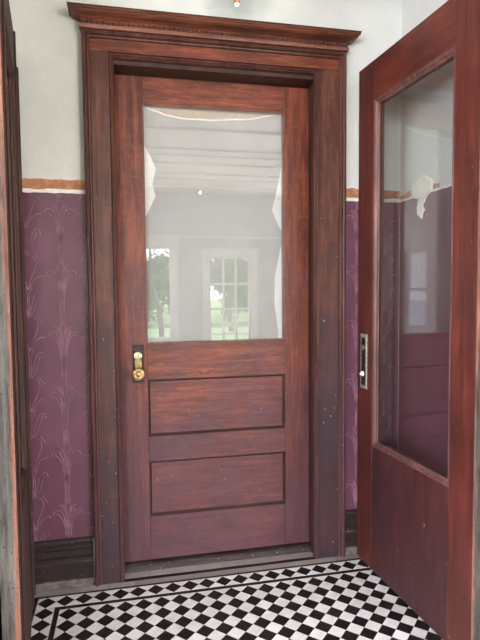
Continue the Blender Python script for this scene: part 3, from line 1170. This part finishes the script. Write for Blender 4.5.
lathe(bm, [(0.020, -0.0042), (0.020, -0.008), (0.012, -0.012), (0.0095, -0.020), (0.0095, -0.034), (0.014, -0.040), (0.0235, -0.046), (0.027, -0.052),
           (0.0265, -0.058), (0.0225, -0.0615), (0.0205, -0.0600), (0.0185, -0.0615), (0.0145, -0.0630), (0.0125, -0.0605), (0.0095, -0.0630), (0.004, -0.0655), (0, -0.0658)], kc)
for i in range(12):
    a = 2 * math.pi * i / 12
    c = Vector((kc[0] + 0.0165 * math.cos(a), -0.0625, kc[2] + 0.0165 * math.sin(a)))
    bmesh.ops.create_uvsphere(bm, u_segments=8, v_segments=6, radius=0.0022, matrix=Matrix.Translation(c))
tag(link_mesh('knob', bm, 'brass', door, smooth=True), 'ornate round brass knob')
# hinges on the right edge
for z in (0.30, 1.10, 1.90):
    bm = bmesh.new()
    for k in range(3):
        lathe(bm, [(0, -0.05 + k * 0.034), (0.0045, -0.05 + k * 0.034), (0.0045, -0.05 + k * 0.034 + 0.032), (0, -0.05 + k * 0.034 + 0.032)],
              (DX1 - ox + 0.0005, TH + 0.003, z), 'Z', 12)
    link_mesh('hinge', bm, 'iron', door)

# sheet of white cloth hung behind the glass
bm = bmesh.new()
CY = 0.246 - 0.002
nx, nz = 60, 70


def cloth_top(u):     # u 0..1 left to right, sagging upper edge
    xs = [0.0, 0.10, 0.18, 0.30, 0.47, 0.68, 1.0]
    zs = [2.056, 2.030, 2.014, 2.006, 2.006, 2.016, 2.048]
    for i in range(len(xs) - 1):
        if u <= xs[i + 1]:
            t = (u - xs[i]) / (xs[i + 1] - xs[i])
            t = t * t * (3 - 2 * t)
            return zs[i] + (zs[i + 1] - zs[i]) * t
    return zs[-1]


def cloth_y(x, z):
    return CY + 0.004 * noise.noise(Vector((x * 3.2, z * 0.9, 0))) + 0.0015 * math.sin(x * 38 + 3 * math.sin(z * 1.4))


grid = []
for i in range(nx + 1):
    u = i / nx
    x = 0.170 + u * 0.646
    zt = cloth_top(u)
    grid.append([bm.verts.new((x, cloth_y(x, 0.95 + (zt - 0.95) * j / nz), 0.95 + (zt - 0.95) * j / nz)) for j in range(nz + 1)])
for i in range(nx):
    for j in range(nz):
        bm.faces.new((grid[i][j], grid[i + 1][j], grid[i + 1][j + 1], grid[i][j + 1]))
cloth = link_mesh('curtain', bm, 'cloth', None, smooth=True)
s_ = cloth.modifiers.new('thick', 'SOLIDIFY')
s_.thickness = 0.0015
s_.offset = 1
tag(cloth, 'white cloth sheet with sagging top edge hung behind the oak door glass', 'curtain')
# hems and folded flaps of the sheet
bm = bmesh.new()
pts = [(0.170 + k / 60 * 0.646, 0, 0) for k in range(61)]
pts = [(x, cloth_y(x, cloth_top((x - .17) / .646)) - 0.004, cloth_top((x - .17) / .646) - 0.003) for x, _, _ in pts]
tube(bm, pts, [0.0042] * len(pts), 6, flat=(1, 0.5))
link_mesh('top_hem', bm, 'hem', cloth, smooth=True)


def flap(poly):
    bm = bmesh.new()
    f = [bm.verts.new((x, cloth_y(x, z) - 0.0055, z)) for x, z in poly]
    b = [bm.verts.new((x, cloth_y(x, z) - 0.0038, z)) for x, z in poly]
    bm.faces.new(f)
    bm.faces.new(b[::-1])
    for i in range(len(f)):
        j = (i + 1) % len(f)
        bm.faces.new((f[i], b[i], b[j], f[j]))
    bmesh.ops.recalc_face_normals(bm, faces=bm.faces)
    link_mesh('folded_edge', bm, 'hem', cloth)


flap([(0.816, 1.86), (0.795, 1.74), (0.762, 1.61), (0.782, 1.56), (0.816, 1.50)])
flap([(0.172, 1.90), (0.205, 1.84), (0.232, 1.78), (0.215, 1.71), (0.228, 1.66), (0.200, 1.60), (0.172, 1.55)])
flap([(0.816, 1.49), (0.795, 1.40), (0.775, 1.30), (0.772, 1.18), (0.790, 1.05), (0.790, 0.98), (0.816, 0.98)])


# ------------------------------------------------------------------ folding pair of outer leaves
def leaf(name, origin, ang, s0, s1, side, mats, label, edge_mat=None):
    """leaf in local frame: Y runs along the leaf from far free edge (0) to near hinge edge (-L);
    X from the face looking into the vestibule (0) back towards the wall. side=+1 right leaf (back = +X)."""
    root = empty(name, origin, ang, label, None, 'structure')
    T = 0.044
    Lh = s1 - s0

    def lb(nm, s_a, s_b, z0, z1, mat, d0=0.0, d1=T, bevel=0.0015, parent=root):
        x0, x1 = sorted((side * d0, side * d1))
        return boxo(nm, (x0, x1, -s_b, -s_a, z0, z1), mat, parent, bevel)
    FS, NS = 0.125, Lh - 0.118
    Z0, Z1 = 0.013, 2.190
    GB, GT = 0.562, 2.030
    far = lb('stile', 0.0, FS, Z0, Z1, mats[0])
    near = lb('stile', NS, Lh, Z0, Z1, mats[0])
    lb('top_rail', FS + g, NS - g, GT, Z1, mats[1], 0.0005)
    lb('bottom_rail', FS + g, NS - g, Z0, GB, mats[2], 0.0008)
    lm = lambda u, d, z: (side * d, -u, z)
    G = (FS + g, NS - g, GB + g, GT - g)
    prof = [(0.0, 0.002), (0.004, 0.001), (0.008, 0.004), (0.011, 0.003), (0.015, 0.010), (0.020, 0.013), (0.022, 0.0185), (0.0, 0.0185)]
    ring_mould('glass_moulding', G, prof, mats[3], root, lm)
    ring_mould('glass_stop', G, [(0.0, 0.026), (0.018, 0.026), (0.018, 0.040), (0.0, 0.040)], mats[3], root, lm)
    lb('glass_pane', FS + 0.002, NS - 0.002, GB + 0.002, GT - 0.002, 'leaf_glass', 0.020, 0.024, 0)
    if edge_mat:
        bm = bmesh.new()
        x0, x1 = sorted((side * 0.0006, side * (T + 0.001)))
        box(bm, x0, x1, -Lh - 0.0015, -Lh - 0.0002, Z0, Z1)
        o = link_mesh('weathered_edge', bm, edge_mat, near)
    for z in (0.20, 1.08, 1.95):
        bm = bmesh.new()
        lathe(bm, [(0, -0.06), (0.007, -0.06), (0.0085, -0.052), (0.007, -0.048), (0.007, 0.048), (0.0085, 0.052), (0.007, 0.06), (0, 0.06)],
              (side * (T + 0.008), -Lh - 0.008, z), 'Z', 14)
        link_mesh('hinge', bm, 'iron', root)
    return root, lb, lm, Lh


a_r = math.radians(4.095)
org = Vector((1.112, 0.028, 0)) - Vector((math.sin(a_r), -math.cos(a_r), 0)) * 0.030
rleaf, lb, lm, Lh = leaf('door_2', org, a_r, -0.03, 0.722, 1, ('leaf_v', 'leaf_h', 'leaf_bottom', 'leaf_mould'),
                         'red-brown door leaf with tall glass standing open at right', 'weathered')
# escutcheon plate on the far stile
o_ = 0.030
rp_ = lb('escutcheon_plate', 0.0 + o_ + 0.002, 0.0 + o_ + 0.056, 0.802, 1.044, 'nickel', -0.0045, -0.0002, 0.001)
tag(rp_, 'tall worn nickel lock plate')
lb('plate_recess', o_ + 0.012, o_ + 0.046, 0.818, 1.028, 'black', -0.0055, -0.0044, 0.0004, rp_)
bm = bmesh.new()
lathe(bm, [(0, -0.013), (0.006, -0.0125), (0.009, -0.010), (0.013, -0.008), (0.014, -0.0056)], (0, -(o_ + 0.028), 0.985), 'X', 20)
link_mesh('keyhole_cover', bm, 'brass', rp_)
bm = bmesh.new()
lathe(bm, [(0, -0.020), (0.005, -0.019), (0.006, -0.014), (0.009, -0.012), (0.012, -0.0056)], (0, -(o_ + 0.026), 0.868), 'X', 20)
tag(link_mesh('spindle', bm, 'chip', rp_), 'pale stub where the knob was')

a_l = -math.atan2(0.108, 0.755)
org = Vector((-0.302, 0.062, 0))
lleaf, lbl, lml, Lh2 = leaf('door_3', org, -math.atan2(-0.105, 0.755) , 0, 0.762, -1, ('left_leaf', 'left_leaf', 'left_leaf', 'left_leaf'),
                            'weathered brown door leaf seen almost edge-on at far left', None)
bm = bmesh.new()
box(bm, 0.0, 0.046, -0.0016, 0.0, 0.013, 2.190)
eg = link_mesh('weathered_edge', bm, 'weathered', lleaf)
eg.location = (-0.0002, -Lh2 - 0.0003, 0)
eg.scale = (-1, 1, 1)
tag(eg, 'grey weathered edge with bare orange arris')
lbl('meeting_bead', 0.0, 0.018, 0.013, 2.10, 'left_leaf', -0.008, -0.0002, 0.003)
lbl('face_bead', 0.10, 0.118, 0.013, 2.188, 'left_leaf', -0.006, -0.0002, 0.003)
lbl('face_bead', 0.665, 0.683, 0.013, 2.188, 'left_leaf', -0.006, -0.0002, 0.003)

# ------------------------------------------------------------------ pendant hanging into the top of view
pl = empty('pendant_lamp', (0.487, -0.318, CEIL), 0, 'small copper tube pendant with round glowing tip in front of the cornice', 'lamp')
bm = bmesh.new()
lathe(bm, [(0, 0), (0.05, -0.001), (0.05, -0.008), (0.035, -0.022), (0.010, -0.03), (0, -0.03)], (0, 0, 0), 'Z', 24)
link_mesh('ceiling_rose', bm, 'copper', pl, smooth=True)
bm = bmesh.new()
zt = 2.226 - CEIL
lathe(bm, [(0, -0.03), (0.0055, -0.0305), (0.0055, zt + 0.02), (0.0085, zt + 0.018), (0.0105, zt + 0.006), (0.0098, zt - 0.002), (0, zt - 0.002)], (0, 0, 0), 'Z', 20)
link_mesh('tube', bm, 'copper', pl, smooth=True)
bm = bmesh.new()
bmesh.ops.create_uvsphere(bm, u_segments=20, v_segments=12, radius=0.0085, matrix=Matrix.Translation((0, 0, zt - 0.004)))
link_mesh('bulb', bm, 'bulb', pl, smooth=True)

# ceiling lamp of the room behind, its sparkle shows in the door glass
yv = 0.42
rl = empty('ceiling_lamp', (1.03, -4.30, RC), 0, 'small warm ceiling lamp of the room behind, a sparkle in the door glass', 'lamp')
bm = bmesh.new()
lathe(bm, [(0, 0), (0.06, -0.001), (0.06, -0.012), (0.02, -0.03), (0.004, -0.04), (0.004, -0.22), (0.012, -0.225), (0.012, -0.245), (0, -0.245)], (0, 0, 0), 'Z', 24)
link_mesh('fitting', bm, 'white_paint', rl, smooth=True)
bm = bmesh.new()
bmesh.ops.create_uvsphere(bm, u_segments=16, v_segments=10, radius=0.014, matrix=Matrix.Translation((0, 0, -0.255)))
link_mesh('bulb', bm, 'lit', rl, smooth=True)

# ------------------------------------------------------------------ garden outside
bm = bmesh.new()
box(bm, RX0 - 0.3, 44, -70, RY0 - 0.2, -0.5, -0.35)
tag(link_mesh('lawn', bm, 'grass'), None, None, 'structure')
boxo('bounce_ground', (-40, RX0 - 0.31, -70, 8, -0.5, -0.35), 'bounce', None, 0, 'structure')  # unseen pale ground added as a reflector to brighten the mirrored left window
fr_ = empty('rail_fence', (1.5, -15, -0.35), 0, 'weathered rail fence across the lawn, faint in the door glass', 'fence')
bm = bmesh.new()
for z in (0.30,):
    box(bm, -7, 7, -0.03, 0.03, z, z + 0.16)
link_mesh('rail', bm, 'fence', fr_)
for i in range(8):
    bm = bmesh.new()
    box(bm, -7 + i * 2 - 0.06, -7 + i * 2 + 0.06, 0.03, 0.13, 0, 0.6)
    link_mesh('post', bm, 'fence', fr_)


def tree(x, y, h, sd, label, leafy, trunk=0.34):
    rnd = random.Random(sd)
    root = empty('garden_tree', (x, y, -0.35), 0, label, 'tree', None, 'garden trees mirrored in the door glass')
    bm = bmesh.new()
    tips = []

    def grow(p0, d, ln, r, depth):
        pts = [p0]
        rr = [r]
        dd = d.copy()
        for k in range(4):
            dd = (dd + Vector((rnd.uniform(-.22, .22), rnd.uniform(-.22, .22), rnd.uniform(-.08, .12)))).normalized()
            pts.append(pts[-1] + dd * ln / 4)
            rr.append(r * (1 - 0.13 * (k + 1)))
        tube(bm, pts, rr, 6)
        if depth == 0:
            tips.append(pts[-1])
            tips.append(pts[2])
            return
        if trunk < 0.3:
            tips.extend(pts[1:])
        for k in range(3 if depth > 1 else 4):
            nd = (dd + Vector((rnd.uniform(-1, 1), rnd.uniform(-1, 1), rnd.uniform(-.25, .6)))).normalized()
            grow(pts[-1 - (k % 2)], nd, ln * (0.72 if trunk > 0.3 or depth < 4 else 1.25), r * 0.5, depth - 1)
    grow(Vector((0, 0, 0)), Vector((0, 0, 1)), h * trunk, h * 0.015, 4)
    link_mesh('branches', bm, 'bark', root)
    bm = bmesh.new()
    for t in tips:
        for k in range(leafy):
            c = t + Vector((rnd.gauss(0, .06) * h, rnd.gauss(0, .06) * h, rnd.gauss(0, .055) * h))
            s = rnd.uniform(.007, .016) * h + (0.05 if y < -20 else 0)
            a = Vector((rnd.uniform(-1, 1), rnd.uniform(-1, 1), rnd.uniform(-1, 1))).normalized() * s
            b = a.orthogonal().normalized() * s * 0.6
            bm.faces.new([bm.verts.new(c + a), bm.verts.new(c + b), bm.verts.new(c - a), bm.verts.new(c - b)])
    link_mesh('foliage', bm, 'leafage', root)


tree(1.1, -14, 6.0, 3, 'bare-branched tree in the left mirrored window', 6)
tree(3.9, -17, 6.5, 4, 'spreading tree in the right mirrored window', 6)
tree(1.0, -24, 5.0, 6, 'low leafy tree behind the bare-branched one', 22, 0.15)
tree(5.2, -24, 5.0, 5, 'low leafy tree behind the spreading one', 22, 0.15)
tree(-3.5, -26, 5.5, 8, 'low tree left of the mirrored windows', 14, 0.15)
tree(9.6, -26, 5.5, 9, 'low tree right of the mirrored windows', 14, 0.15)
tree(2.6, -32, 6.0, 10, 'farthest low tree, between the two leafy ones', 22, 0.15)
tree(8.2, -34, 6.0, 11, 'farthest low tree, right of the spreading one', 22, 0.15)
